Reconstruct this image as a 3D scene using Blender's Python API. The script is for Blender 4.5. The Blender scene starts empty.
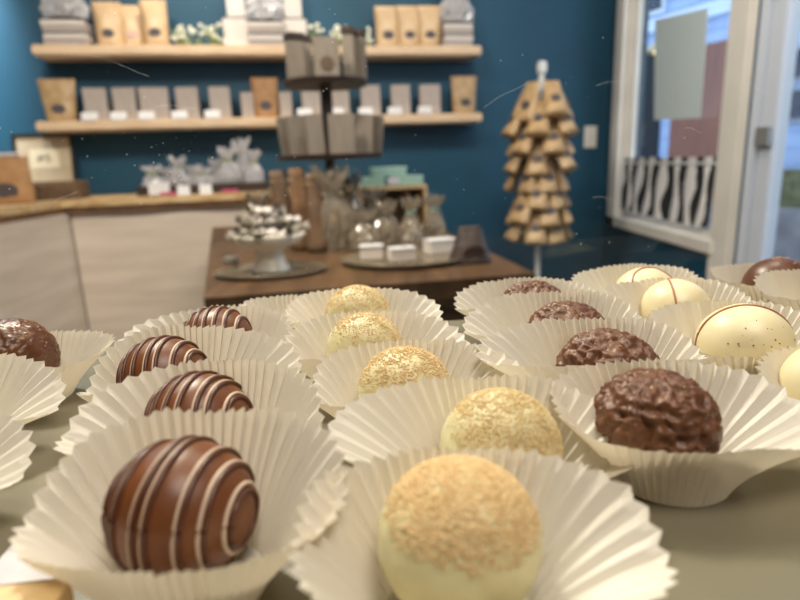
import bpy, bmesh, math, random
from math import pi, sin, cos, sqrt, radians as R
from mathutils import Vector, Matrix, noise
random.seed(7)
sc = bpy.context.scene
COL = sc.collection

# ------------------------------------------------------------------ camera
F_PX = 580.0
CAM = Vector((0, 0, 1.12))
cd = bpy.data.cameras.new('camera')
cam = bpy.data.objects.new('camera', cd)
COL.objects.link(cam)
sc.camera = cam
CM = Matrix.Rotation(R(90 - 13.5), 3, 'X') @ Matrix.Rotation(R(-2.0), 3, 'Z')
cam.matrix_world = Matrix.Translation(CAM) @ CM.to_4x4()
cd.sensor_width = 36
cd.lens = 36 * F_PX / 800
cd.clip_start = 0.01
cd.clip_end = 100
cd.dof.use_dof = True
cd.dof.focus_distance = 0.205
cd.dof.aperture_fstop = 11.0

# ------------------------------------------------------------------ world, lights, exposure
w = bpy.data.worlds.new('daylight')
sc.world = w
w.use_nodes = True
bg = w.node_tree.nodes['Background']
bg.inputs[0].default_value = (0.60, 0.74, 1.0, 1)
bg.inputs[1].default_value = 2.4
sc.view_settings.view_transform = 'Standard'
sc.view_settings.look = 'None'
sc.view_settings.gamma = 1
sc.view_settings.use_curve_mapping = False
sc.view_settings.exposure = 0.0

TH = R(11)                                   # the shop is turned 11 degrees to the display case
U = Vector((cos(TH), sin(TH), 0)); V = Vector((-sin(TH), cos(TH), 0))
def W(u, v, z): return U * u + V * v + Vector((0, 0, z))

def lamp(name, kind, loc, target, power, color, size=.3, spot=60, blend=.5):
    l = bpy.data.lights.new(name, kind)
    l.energy = power; l.color = color
    if kind == 'AREA': l.shape = 'DISK'; l.size = size
    elif kind == 'SPOT': l.shadow_soft_size = size; l.spot_size = R(spot); l.spot_blend = blend
    else: l.shadow_soft_size = size
    o = bpy.data.objects.new(name, l); COL.objects.link(o)
    o.location = loc
    o.rotation_euler = (Vector(target) - Vector(loc)).to_track_quat('-Z', 'Y').to_euler()
    return o
WARM = (1, .90, .75); NEUT = (1, .90, .79)
lamp('case_spot', 'AREA', (-.55, 1.15, 2.35), (0.02, .2, 1.05), 30, WARM, .22)
lamp('case_fill', 'AREA', (.25, -.25, 2.3), (0, .25, 1.05), 14, NEUT, .6)
lamp('shelf_spot_left', 'SPOT', W(-1.35, 2.60, 2.5), W(-1.62, 3.03, 1.85), 420, (.9, .95, 1), .05, 84, .8)
lamp('shelf_spot_middle', 'SPOT', W(-.2, 2.68, 2.5), W(-.2, 3.03, 1.7), 56, NEUT, .05, 95, .8)
lamp('shelf_spot_right', 'SPOT', W(.65, 2.68, 2.5), W(.65, 3.03, 1.7), 17, NEUT, .05, 95, .8)
lamp('room_light_left', 'AREA', W(-.7, 1.1, 2.62), W(-.8, 2.6, .9), 34, NEUT, .5)
lamp('room_light_table', 'AREA', W(.6, 1.0, 2.62), W(.6, 2.2, .9), 15, NEUT, .4)

lamp('window_frame_fill', 'AREA', W(1.0, 1.2, 2.6), (1.17, 2.4, 1.2), 9, NEUT, .3)  # added fill lamp, only to brighten the white window frame and post

# ------------------------------------------------------------------ pixel / plane helpers
def ray(px, py): return CM @ Vector(((px - 400) / F_PX, -(py - 300) / F_PX, -1))
def onz(px, py, z): d = ray(px, py); return CAM + d * ((z - CAM.z) / d.z)
def onplane(px, py, p, n):
    d = ray(px, py); n = Vector(n); return CAM + d * ((Vector(p) - CAM).dot(n) / d.dot(n))
def onv(px, py, v):                          # -> (u, z) on a plane parallel to the back wall
    P = onplane(px, py, V * v, V); return P.dot(U), P.z
def onx(px, py, x): return onplane(px, py, (x, 0, 0), (1, 0, 0))

# ------------------------------------------------------------------ materials
def lin(c): return tuple(((x / 255) / 12.92 if x <= 10 else ((x / 255 + .055) / 1.055) ** 2.4) for x in c)
MATS = {}
def mat(name, rgb, rough=.6, rgb2=None, scale=20, stretch=(1, 1, 1), bump=0, bscale=None, metal=0, detail=4,
        emit=0, trans=0, alpha=1, coord='Object', fac=(.35, .65), sss=0, bdist=.002):
    if name in MATS: return MATS[name]
    m = bpy.data.materials.new(name); m.use_nodes = True
    N = m.node_tree.nodes; L = m.node_tree.links
    b = N['Principled BSDF']
    b.inputs['Base Color'].default_value = (*lin(rgb), 1)
    b.inputs['Roughness'].default_value = rough
    b.inputs['Metallic'].default_value = metal
    b.inputs['Alpha'].default_value = alpha
    if sss:
        b.inputs['Subsurface Weight'].default_value = sss
        b.inputs['Subsurface Radius'].default_value = (1, .7, .4)
        b.inputs['Subsurface Scale'].default_value = .003
    if emit:
        b.inputs['Emission Color'].default_value = (*lin(rgb), 1)
        b.inputs['Emission Strength'].default_value = emit
    if rgb2 or bump:
        tc = N.new('ShaderNodeTexCoord'); mp = N.new('ShaderNodeMapping')
        mp.inputs['Scale'].default_value = stretch
        L.new(tc.outputs[coord], mp.inputs[0])
    if rgb2:
        nz = N.new('ShaderNodeTexNoise'); nz.inputs['Scale'].default_value = scale; nz.inputs['Detail'].default_value = detail
        L.new(mp.outputs[0], nz.inputs[0])
        cr = N.new('ShaderNodeValToRGB')
        cr.color_ramp.elements[0].position = fac[0]; cr.color_ramp.elements[1].position = fac[1]
        cr.color_ramp.elements[0].color = (*lin(rgb), 1); cr.color_ramp.elements[1].color = (*lin(rgb2), 1)
        L.new(nz.outputs[0], cr.inputs[0]); L.new(cr.outputs[0], b.inputs['Base Color'])
    if bump:
        nb = N.new('ShaderNodeTexNoise'); nb.inputs['Scale'].default_value = bscale or scale; nb.inputs['Detail'].default_value = 5
        L.new(mp.outputs[0], nb.inputs[0])
        bp = N.new('ShaderNodeBump'); bp.inputs['Strength'].default_value = bump; bp.inputs['Distance'].default_value = bdist
        L.new(nb.outputs[0], bp.inputs['Height']); L.new(bp.outputs[0], b.inputs['Normal'])
    MATS[name] = m
    return m

def paper_mat():
    m = bpy.data.materials.new('waxed_paper'); m.use_nodes = True
    N = m.node_tree.nodes; L = m.node_tree.links
    N.remove(N['Principled BSDF']); out = N['Material Output']
    d = N.new('ShaderNodeBsdfDiffuse'); t = N.new('ShaderNodeBsdfTranslucent'); g = N.new('ShaderNodeBsdfGlossy')
    c = (*lin((234, 228, 214)), 1)
    d.inputs[0].default_value = c; t.inputs[0].default_value = (*lin((236, 222, 196)), 1)
    g.inputs[0].default_value = (1, 1, 1, 1); g.inputs[1].default_value = .45
    m1 = N.new('ShaderNodeMixShader'); m1.inputs[0].default_value = .30
    m2 = N.new('ShaderNodeMixShader'); m2.inputs[0].default_value = .035
    L.new(d.outputs[0], m1.inputs[1]); L.new(t.outputs[0], m1.inputs[2])
    L.new(m1.outputs[0], m2.inputs[1]); L.new(g.outputs[0], m2.inputs[2]); L.new(m2.outputs[0], out.inputs[0])
    tc = N.new('ShaderNodeTexCoord'); nz = N.new('ShaderNodeTexNoise'); nz.inputs['Scale'].default_value = 260
    bp = N.new('ShaderNodeBump'); bp.inputs['Strength'].default_value = .25; bp.inputs['Distance'].default_value = .0006
    L.new(tc.outputs['Object'], nz.inputs[0]); L.new(nz.outputs[0], bp.inputs['Height'])
    L.new(bp.outputs[0], d.inputs['Normal'])
    return m
def glass_mat(name, tint=(1, 1, 1), ior=1.45):
    m = bpy.data.materials.new(name); m.use_nodes = True
    N = m.node_tree.nodes; L = m.node_tree.links
    N.remove(N['Principled BSDF']); out = N['Material Output']
    t = N.new('ShaderNodeBsdfTransparent'); t.inputs[0].default_value = (*tint, 1)
    g = N.new('ShaderNodeBsdfGlossy'); g.inputs[1].default_value = .02
    fr = N.new('ShaderNodeFresnel'); fr.inputs[0].default_value = ior
    mx = N.new('ShaderNodeMixShader')
    geo = N.new('ShaderNodeNewGeometry'); sb = N.new('ShaderNodeMath'); sb.operation = 'SUBTRACT'; sb.inputs[0].default_value = 1
    mu = N.new('ShaderNodeMath'); mu.operation = 'MULTIPLY'
    L.new(geo.outputs['Backfacing'], sb.inputs[1]); L.new(fr.outputs[0], mu.inputs[0]); L.new(sb.outputs[0], mu.inputs[1])
    L.new(mu.outputs[0], mx.inputs[0]); L.new(t.outputs[0], mx.inputs[1]); L.new(g.outputs[0], mx.inputs[2])
    L.new(mx.outputs[0], out.inputs[0])
    return m
def cello_mat(name, tint, amount):
    m = bpy.data.materials.new(name); m.use_nodes = True
    N = m.node_tree.nodes; L = m.node_tree.links
    b = N['Principled BSDF']; out = N['Material Output']
    b.inputs['Base Color'].default_value = (*lin(tint), 1); b.inputs['Roughness'].default_value = .12
    b.inputs['Specular IOR Level'].default_value = .9
    t = N.new('ShaderNodeBsdfTransparent'); mx = N.new('ShaderNodeMixShader'); mx.inputs[0].default_value = amount
    L.new(t.outputs[0], mx.inputs[1]); L.new(b.outputs[0], mx.inputs[2]); L.new(mx.outputs[0], out.inputs[0])
    return m

PAPER = paper_mat()
GLASS = glass_mat('clear_glass', (.96, .98, .97))
M_wall = mat('teal_paint', (5, 70, 96), .6, (4, 64, 89), 3, bump=.05, bscale=60)
M_ceil = mat('white_ceiling', (225, 220, 210), .8)
M_floor = mat('dark_floor', (80, 66, 54), .5, (62, 50, 42), 8, (1, 8, 1))
M_plain = mat('beige_wall', (150, 138, 122), .8)
M_white = mat('white_trim_paint', (226, 220, 212), .45, (218, 212, 205), 6)
M_shelfwood = mat('pale_shelf_wood', (228, 200, 168), .5, (208, 176, 142), 9, (1, 14, 14), bump=.1)
M_counterwood = mat('pale_counter_wood', (226, 196, 150), .45, (186, 146, 98), 7, (1.2, 10, 10), bump=.1)
M_bark = mat('counter_underside_wood', (128, 92, 60), .7, (92, 64, 42), 10, (2, 6, 6), bump=.3)
M_cab = mat('whitewashed_boards', (222, 206, 190), .5, (206, 189, 173), 3, (1, 1, 9), bump=.03, detail=6)
M_seam = mat('dark_seam', (86, 76, 68), .7)
M_tablewood = mat('honey_table_wood', (96, 68, 42), .42, (68, 46, 28), 5, (9, 1, 4), bump=.1)
M_kraft = mat('gold_kraft_paper', (194, 162, 120), .42, (168, 134, 94), 25, bump=.35, bscale=18, bdist=.01)
M_kraft2 = mat('plain_kraft_paper', (176, 132, 88), .6, (158, 114, 72), 25, bump=.2, bscale=14, bdist=.01)
M_lightkraft = mat('pale_gold_pouch', (212, 180, 142), .45, (190, 156, 114), 14, bump=.45, bscale=14, bdist=.012)
M_logo = mat('dark_round_print', (78, 70, 74), .6)
M_logo_w = mat('pale_round_print', (206, 170, 160), .6)
M_greybox = mat('pinstriped_grey_card', (192, 178, 170), .6, (164, 150, 142), 60, (8, 8, .2))
M_whitecard = mat('white_card', (212, 208, 208), .5)
M_ivory = mat('ivory_carton', (224, 214, 206), .5, (205, 194, 188), 50, (8, 8, .2))
M_darkbrown = mat('dark_brown_card', (58, 40, 34), .5, (44, 30, 26), 20)
M_cello = cello_mat('clear_cellophane', (205, 200, 202), .58)
M_cello2 = cello_mat('smoky_cellophane', (148, 134, 116), .62)
M_silver = mat('silver_wrapper', (178, 170, 160), .32, (124, 116, 108), 60, metal=.35, bump=.6, bscale=60, bdist=.004)
M_mint = mat('mint_card', (150, 186, 174), .5)
M_black = mat('black_metal', (26, 24, 24), .4)
M_whitemetal = mat('white_metal', (215, 215, 215), .35)
M_china = mat('white_china', (232, 224, 210), .25)
M_tray = mat('pewter_tray', (132, 118, 98), .25, metal=.5)
M_green = mat('pale_green_stem', (150, 160, 96), .7)
M_petal = mat('cream_petal', (240, 236, 214), .6)
M_pink = mat('pink_foil', (190, 70, 110), .4)
M_choc = mat('milk_chocolate', (116, 68, 34), .40, (106, 60, 30), 120, bump=.06, bscale=300, bdist=.0005)
M_chocd = mat('dark_chocolate_line', (84, 46, 26), .40)
M_drz = mat('pale_cocoa_drizzle', (206, 182, 160), .45)
M_rough = mat('dark_milk_chocolate', (112, 72, 44), .45, (96, 58, 34), 200, bump=.25, bscale=500, bdist=.0006)
M_nutch = mat('glossy_nut_chocolate', (108, 66, 34), .34, (84, 48, 24), 220, bump=.6, bscale=260, bdist=.0012)
M_smooth = mat('smooth_milk_chocolate', (92, 54, 32), .38)
M_flake = mat('pale_nut_flake', (190, 148, 100), .5)
M_cream = mat('pale_yellow_coating', (224, 216, 170), .5, (218, 206, 156), 90, bump=.15, bscale=200, bdist=.0006, sss=.15)
M_crumb = mat('toasted_crumb', (230, 204, 154), .65, (214, 180, 126), 700)
M_crumb2 = mat('fine_toasted_crumb', (226, 204, 154), .65, (214, 186, 132), 700)
M_ivch = mat('white_chocolate', (234, 222, 182), .42, (228, 214, 170), 60, sss=.15)
M_line = mat('cocoa_line', (172, 116, 78), .4)
M_speck = mat('brown_speck', (110, 66, 40), .6)
M_shelf = mat('frosted_grey_glass', (122, 116, 96), .34, (114, 108, 88), 6)
M_gasket = mat('black_gasket', (30, 30, 28), .5)
M_dust = mat('white_dust', (235, 235, 240), .6)
M_blockwood = mat('light_block_wood', (226, 196, 142), .5, (208, 174, 118), 30, (1, 12, 12))
M_marble = mat('marbled_white_card', (226, 222, 222), .4, (190, 184, 190), 30)

# ------------------------------------------------------------------ mesh helpers
def link_mesh(name, bm, m, parent=None, smooth=False, loc=None, rot=None, mats=None):
    me = bpy.data.meshes.new(name)
    bmesh.ops.recalc_face_normals(bm, faces=bm.faces)
    bm.to_mesh(me); bm.free()
    for k in (mats or [m]): me.materials.append(k)
    if smooth:
        for p in me.polygons: p.use_smooth = True
    o = bpy.data.objects.new(name, me); COL.objects.link(o)
    if parent: o.parent = parent
    if loc is not None: o.location = loc
    if rot is not None: o.rotation_euler = rot
    return o
def tag(o, label, cat, group=None, kind=None):
    o['label'] = label; o['category'] = cat
    if group: o['group'] = group
    if kind: o['kind'] = kind
    return o
def struct(o): o['kind'] = 'structure'; return o
def thing(name, loc, label, cat, rz=0.0, group=None, rot=None):
    o = bpy.data.objects.new(name, None); COL.objects.link(o)
    o.empty_display_size = .02
    o.location = loc; o.rotation_euler = rot or (0, 0, rz)
    return tag(o, label, cat, group)
def copy_tree(o, parent=None):
    c = o.copy(); COL.objects.link(c)
    if parent: c.parent = parent
    for ch in list(o.children): copy_tree(ch, c)
    return c
def box(bm, c, s, bevel=0, rot=None):
    g = bmesh.ops.create_cube(bm, size=1)
    vs = g['verts']
    bmesh.ops.scale(bm, vec=s, verts=vs)
    if bevel:
        es = list({e for v in vs for e in v.link_edges})
        r = bmesh.ops.bevel(bm, geom=es, offset=bevel, segments=2, affect='EDGES')
        vs = list({v for v in r['verts']} | {v for v in vs if v.is_valid})
    if rot is not None: bmesh.ops.rotate(bm, cent=(0, 0, 0), matrix=rot, verts=vs)
    bmesh.ops.translate(bm, vec=c, verts=vs)
    return vs
def bx(name, c, s, m, parent=None, bevel=0, rot=None):
    bm = bmesh.new(); box(bm, c, s, bevel, rot); return link_mesh(name, bm, m, parent)
def poly_prism(bm, pts, z0, z1):
    lo = [bm.verts.new((p[0], p[1], z0)) for p in pts]; hi = [bm.verts.new((p[0], p[1], z1)) for p in pts]
    bm.faces.new(lo[::-1]); bm.faces.new(hi); n = len(pts)
    for i in range(n): bm.faces.new((lo[i], lo[(i + 1) % n], hi[(i + 1) % n], hi[i]))
def lathe(bm, prof, n=32, c=(0, 0, 0), sx=1, sy=1):
    rings = []
    for r, z in prof:
        rings.append([bm.verts.new((c[0] + sx * r * cos(2 * pi * k / n), c[1] + sy * r * sin(2 * pi * k / n), c[2] + z)) for k in range(n)])
    for a, b in zip(rings, rings[1:]):
        for k in range(n): bm.faces.new((a[k], a[(k + 1) % n], b[(k + 1) % n], b[k]))
    bm.faces.new(rings[0][::-1]); bm.faces.new(rings[-1])
def tube(bm, pts, r, n=8, closed=False):
    pts = [Vector(p) for p in pts]; N = len(pts); rings = []
    ref = Vector((0, 0, 1))
    for i, p in enumerate(pts):
        a = pts[(i - 1) % N] if closed or i > 0 else p
        b = pts[(i + 1) % N] if closed or i < N - 1 else p
        t = (b - a).normalized()
        x = t.cross(ref if abs(t.dot(ref)) < .95 else Vector((1, 0, 0))).normalized(); y = t.cross(x)
        rr = r[i] if isinstance(r, (list, tuple)) else r
        rings.append([bm.verts.new(p + x * rr * cos(2 * pi * k / n) + y * rr * sin(2 * pi * k / n)) for k in range(n)])
    R_ = list(zip(rings, rings[1:] + ([rings[0]] if closed else [])))
    for a, b in R_[:(N if closed else N - 1)]:
        for k in range(n): bm.faces.new((a[k], a[(k + 1) % n], b[(k + 1) % n], b[k]))
    if not closed: bm.faces.new(rings[0][::-1]); bm.faces.new(rings[-1])
def blob(bm, c, s, sub=1, rot=None, jit=0):
    g = bmesh.ops.create_icosphere(bm, subdivisions=sub, radius=1)
    for v in g['verts']:
        if jit: v.co *= 1 + random.uniform(-jit, jit)
        v.co = Vector((v.co.x * s[0], v.co.y * s[1], v.co.z * s[2]))
        if rot is not None: v.co = rot @ v.co
        v.co += Vector(c)
    return g['verts']
def rrot(): return Matrix.Rotation(random.uniform(0, 6.28), 3, Vector((random.uniform(-1, 1), random.uniform(-1, 1), random.uniform(.1, 1))).normalized())

# ================================================================== THE SHOP (structure)
def room_box(name, u0, u1, v0, v1, z0, z1, m, bevel=0, parent=None):
    bm = bmesh.new(); box(bm, ((u0 + u1) / 2, (v0 + v1) / 2, (z0 + z1) / 2), (u1 - u0, v1 - v0, z1 - z0), bevel)
    for v in bm.verts: v.co = W(v.co.x, v.co.y, v.co.z)
    return link_mesh(name, bm, m, parent)
VW = 3.03; XW = 1.17; CEIL = 2.75
struct(room_box('wall_back', -2.6, 1.80, VW, VW + .12, 0, CEIL, M_wall))
struct(room_box('wall_left', -2.6, -2.48, -1.8, VW, 0, CEIL, M_wall))
struct(room_box('wall_front', -2.6, 2.2, -1.9, -1.78, 0, CEIL, M_plain))
bm = bmesh.new(); poly_prism(bm, [W(-2.6, -1.9, 0), W(2.2, -1.9, 0), (XW + .1, -1.4, 0), (XW + .1, 3.42, 0), W(-2.6, VW + .12, 0)], -.1, 0)
struct(link_mesh('floor', bm, M_floor))
bm = bmesh.new(); poly_prism(bm, [W(-2.6, -1.9, 0), W(2.2, -1.9, 0), (XW + .1, -1.4, 0), (XW + .1, 3.42, 0), W(-2.6, VW + .12, 0)], CEIL, CEIL + .1)
struct(link_mesh('ceiling', bm, M_ceil))
# the window wall runs along world y at x = XW ; openings for window_1 (y 2.14-3.08) and door_1 (y 1.0-1.90)
bm = bmesh.new()
def wy(y0, y1, z0, z1): box(bm, (XW + .05, (y0 + y1) / 2, (z0 + z1) / 2), (.10, y1 - y0, z1 - z0))
wy(3.08, 3.36, 0, CEIL); wy(2.12, 3.08, 0, .78); wy(2.12, 3.08, 2.3, CEIL); wy(1.985, 2.12, 0, CEIL)
wy(1.0, 1.985, 2.2, CEIL); wy(-1.3, 1.0, 0, CEIL)
struct(link_mesh('wall_right', bm, M_wall))
# window 1: casing, jambs, sill, pane
bm = bmesh.new()
def cx(y0, y1, z0, z1, x0=XW - .03, x1=XW - .001): box(bm, ((x0 + x1) / 2, (y0 + y1) / 2, (z0 + z1) / 2), (x1 - x0, y1 - y0, z1 - z0), .004)
cx(3.07, 3.17, .745, 2.4); cx(2.1, 3.17, .745, .795); cx(2.1, 3.17, 2.3, 2.4)
cx(3.055, 3.079, .785, 2.3, XW, XW + .05); cx(2.125, 3.055, .783, .80, XW, XW + .05)
cx(3.025, 3.055, .80, 2.3, XW + .02, XW + .05); cx(2.125, 2.15, .80, 2.3, XW + .02, XW + .05); cx(2.15, 3.025, .80, .83, XW + .02, XW + .05)
win = struct(link_mesh('window_1', bm, M_white))
bx('pane', (XW + .035, 2.588, 1.56), (.005, .87, 1.46), GLASS, win)
# post between window and door, door frame, door leaf with glass
bm = bmesh.new()
cx(1.99, 2.13, 0, 2.4, XW - .02, XW - .001); cx(1.99, 2.005, 0, 2.4, XW - .03, XW - .019)
struct(link_mesh('trim_1', bm, M_white))
bm = bmesh.new()
cx(1.945, 1.985, 0, 2.2, XW + .0, XW + .06); cx(1.865, 1.94, .02, 2.15, XW + .01, XW + .055); cx(1.0, 1.865, .02, .35, XW + .01, XW + .055); cx(1.0, 1.865, 2.0, 2.15, XW + .01, XW + .055); cx(1.0, 1.1, .35, 2.0, XW + .01, XW + .055)
door = struct(link_mesh('door_1', bm, mat('bluish_white_door_paint', (196, 202, 216), .4)))
bx('door_glass', (XW + .03, 1.48, 1.18), (.005, .77, 1.66), GLASS, door)
for pz in (1.155, 1.63): bx('hinge', (XW - .002, 1.90, pz), (.014, .07, .06), mat('grey_hinge_metal', (150, 152, 150), .35, metal=.5), door, .003)

# ---- outside, seen through the window
FD = Vector((-.39, .92, 0)).normalized(); FN = Vector((-.92, -.39, 0)).normalized(); FP = Vector((4.6, 6.2, 0))
def fac(px, py, off=0): P = onplane(px, py, FP + FN * off, FN); return (P - FP).dot(FD), P.z
def fbox(bm, s0, s1, z0, z1, o0, o1):
    vs = box(bm, (0, 0, 0), (s1 - s0, o1 - o0, z1 - z0))
    for v in vs: v.co = FP + FD * (v.co.x + (s0 + s1) / 2) + FN * (v.co.y + (o0 + o1) / 2) + Vector((0, 0, v.co.z + (z0 + z1) / 2))
M_siding = mat('pale_blue_siding', (176, 196, 232), .6, (164, 184, 222), 4)
house = thing('neighbouring_house', FP, 'pale blue clapboard house across the street seen through the window', 'house')
def hpart(name, m, rects, parent=house):
    bm = bmesh.new()
    for r in rects: fbox(bm, *r)
    for v in bm.verts: v.co -= FP
    return link_mesh(name, bm, m, parent)
boards = [(-2.4, 12, z, z + .17, .0 + .0, .025) for z in [-.15 + .18 * k for k in range(34)]]
hpart('siding', M_siding, [(-2.4, 12, -.15, 6, -.3, 0)] + boards)
s0, z1 = fac(702, 42); s1, _ = fac(645, 60)
hpart('trim_board', mat('white_outdoor_trim', (214, 226, 246), .6), [(-2.4, 12, z1 + .25, z1 + .42, .025, .12), (-2.4, 12, z1 + .62, z1 + .72, .025, .08)])
da, _ = fac(735, 150); db, _ = fac(672, 150)
hpart('garage_door', mat('weathered_red_brown_boards', (150, 96, 74), .7, (124, 76, 60), 2, (6, 6, .6)), [(da, db, .3, z1 - .05, .03, .07)])
dc, _ = fac(660, 150); dd, _ = fac(636, 150)
hpart('dark_doorway', mat('black_doorway', (24, 24, 28), .8), [(dc, dd, -.3, z1, .03, .05)])
for a, b_, c_, d_ in ((640, 0, 668, 12), ):
    a0, zz = fac(a, b_); a1, zz2 = fac(c_, d_)
    fr = hpart('window', mat('white_window_frame', (226, 230, 236), .5), [(min(a0, a1), max(a0, a1), zz2, zz2 + .9, .03, .07)])
    hpart('pane', mat('dark_pane', (50, 60, 78), .15), [(min(a0, a1) + .05, max(a0, a1) - .05, zz2 + .05, zz2 + .85, .07, .08)], fr)
for px0, py0, px1, py1 in ((783, 88, 815, 122), (787, 48, 818, 80)):
    a0, zz = fac(px0, py0); a1, zz2 = fac(px1, py1); lo, hi = min(a0, a1), max(a0, a1)
    fr = hpart('window', mat('grey_window_frame', (150, 156, 172), .5), [(lo, hi, zz2, zz, .03, .06)])
    hpart('pane', MATS.get('dark_pane') or mat('dark_pane', (50, 60, 78), .15), [(lo + .05, hi - .05, zz2 + .05, zz - .05, .06, .07)], fr)
bm = bmesh.new(); poly_prism(bm, [(XW + .12, -6), (14, -6), (14, 16), (XW + .12, 16)], -.25, -.15)
struct(link_mesh('ground', bm, mat('street_paving', (116, 104, 100), .8, (96, 84, 82), 3)))
def front_strip(name, s0_, s1_, z0, z1, o0, o1, m, bev):
    o = bx(name, (0, 0, 0), (s1_ - s0_, o1 - o0, z1 - z0), m, None, bev)
    o.location = FP + FD * (s0_ + s1_) / 2 + FN * (o0 + o1) / 2 + Vector((0, 0, (z0 + z1) / 2)); o.rotation_euler = (0, 0, math.atan2(FD.y, FD.x)); return o
tag(front_strip('hedge_bank', -2.2, .72, -.15, .90, .35, .85, mat('olive_grass', (118, 116, 84), .9, (88, 90, 60), 12, bump=.6, bdist=.05), .08), 'low olive green hedge bank outside the glass door', 'hedge')
tag(front_strip('stone_kerb', -2.2, .70, -.15, .55, .95, 1.2, mat('grey_stone', (140, 136, 138), .8, (112, 108, 112), 5), .03), 'low grey stone wall outside the glass door, in front of the hedge bank', 'wall')
# outdoor lamp seen through the window
lp = onplane(656, 52, FP + FN * .35, FN)
ol = thing('outdoor_lamp', lp, 'cream hooded outdoor lamp with lit bulb by the dark doorway', 'lamp')
bm = bmesh.new(); lathe(bm, [(.03, .12), (.05, .10), (.17, .0), (.16, -.005), (.04, .09)], 20); link_mesh('lamp_shade', bm, mat('cream_enamel', (214, 196, 150), .4), ol, True)
bm = bmesh.new(); blob(bm, (0, 0, .0), (.03, .03, .035), 2); link_mesh('bulb', bm, mat('lit_bulb', (255, 226, 170), .4, emit=4), ol, True)
bm = bmesh.new(); tube(bm, [(0, 0, .09), (0, 0, .2)] + [tuple(-FN * d + Vector((0, 0, .26 - .02 * abs(d - .2)))) for d in (.1, .2, .34)], .014); link_mesh('bracket', bm, M_black, ol)

# ---- cafe curtain on its rod
cr = thing('cafe_curtain', (XW + .0, 2.6, .82), 'black and white striped gathered cafe curtain across the lower window', 'curtain')
M_cstripe = [mat('black_curtain_cloth', (34, 34, 36), .8), mat('white_curtain_cloth', (226, 222, 224), .7)]
bm = bmesh.new()
ny, nz_ = 220, 16
Y0, Y1 = -.47, .44
grid = []
for i in range(ny + 1):
    s = i / ny; row = []
    for j in range(nz_ + 1):
        t = j / nz_                                         # 0 top .. 1 bottom
        g = s * 7.5
        dx = -(.006 + .005 * t) * cos(2 * pi * (g - .72)) * (.75 + .25 * sin(2.1 * g)) * (1 - .8 * math.exp(-((t - .10) / .05) ** 2))
        y = Y0 + (Y1 - Y0) * s + (.02 * t) * sin(2 * pi * g * .5 + 1) + t * .028 * sin(9 * s + 2) + .012 * sin(5 * t + 23 * s) + .03 * t
        row.append(bm.verts.new((dx, y, .275 - .265 * t)))
    grid.append(row)
for i in range(ny):
    for j in range(nz_):
        f = bm.faces.new((grid[i][j], grid[i + 1][j], grid[i + 1][j + 1], grid[i][j + 1]))
        f.material_index = 1 if (i / ny * 7.5 + .07 * sin(j * .5 + i * .11)) % 1 > .46 else 0
link_mesh('cloth', bm, None, cr, True, mats=M_cstripe)
bm = bmesh.new(); tube(bm, [(0, -.47, .25), (0, .44, .25)], .005); link_mesh('rod', bm, M_whitemetal, cr)

# ---- paper sheet hanging in the window
pc = [onx(655, 20, XW - .02), onx(708, 8, XW - .02), onx(700, 118, XW - .02), onx(654, 120, XW - .02)]
bm = bmesh.new(); vs = [bm.verts.new(p) for p in pc] + [bm.verts.new(p + Vector((.002, 0, 0))) for p in pc]
bm.faces.new(vs[:4]); bm.faces.new(vs[:3:-1])
for k in range(4): bm.faces.new((vs[k], vs[(k + 1) % 4], vs[4 + (k + 1) % 4], vs[4 + k]))
po = link_mesh('window_notice', bm, mat('pale_grey_paper', (196, 208, 212), .7)); po['physics'] = 'hung'
tag(po, 'blank pale grey paper notice hanging in the window', 'notice')
mk = bmesh.new(); c = onx(676, 97, XW - .023)
for k, (dy, dz, w_, h_) in enumerate(((0, .01, .006, .02), (.004, -.012, .01, .012))): box(mk, c + Vector((0, dy, dz)), (.001, w_, h_))
link_mesh('faint_mark', mk, mat('faint_grey_print', (188, 190, 182), .7), po)

# ---- light switch
u, z = onv(590, 137, VW)
sw = thing('light_switch', W(u, VW - .004, z), 'white light switch plate on the teal wall beside the window', 'light switch', TH)
bx('plate', (0, 0, 0), (.072, .008, .115), M_white, sw, .002); bx('toggle', (0, -.007, 0), (.012, .01, .026), M_whitecard, sw, .002)

# ================================================================== SHELVES on the back wall
def wall_shelf(z, label, ln, uc):
    bm = bmesh.new(); box(bm, (0, 0, -.021), (ln, .17, .042), .006)
    bmesh.ops.subdivide_edges(bm, edges=[e for e in bm.edges if e.calc_length() > 1], cuts=20)
    for v in bm.verts:
        if v.co.y < 0: v.co.y += .006 * noise.noise(Vector((v.co.x * 6, z, 0))); v.co.z += .002 * noise.noise(Vector((v.co.x * 9, z, 3)))
    o = link_mesh('wall_shelf', bm, M_shelfwood, None, loc=W(uc, VW - .085, z), rot=(0, 0, TH))
    return tag(o, label, 'shelf', 'pale wooden wall shelves')
ZT, ZM = 1.645, 1.337
wall_shelf(ZT, 'upper pale wooden shelf on the teal wall', 1.98, .01); wall_shelf(ZM, 'lower pale wooden shelf on the teal wall', 2.02, -.005)
VS = VW - .095
def on_shelf(px, z, v=VS): # u where pixel column px meets a point at height z, depth v
    lo = onv(px, 50 if z > 1.5 else 118, v); return lo[0]

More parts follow.
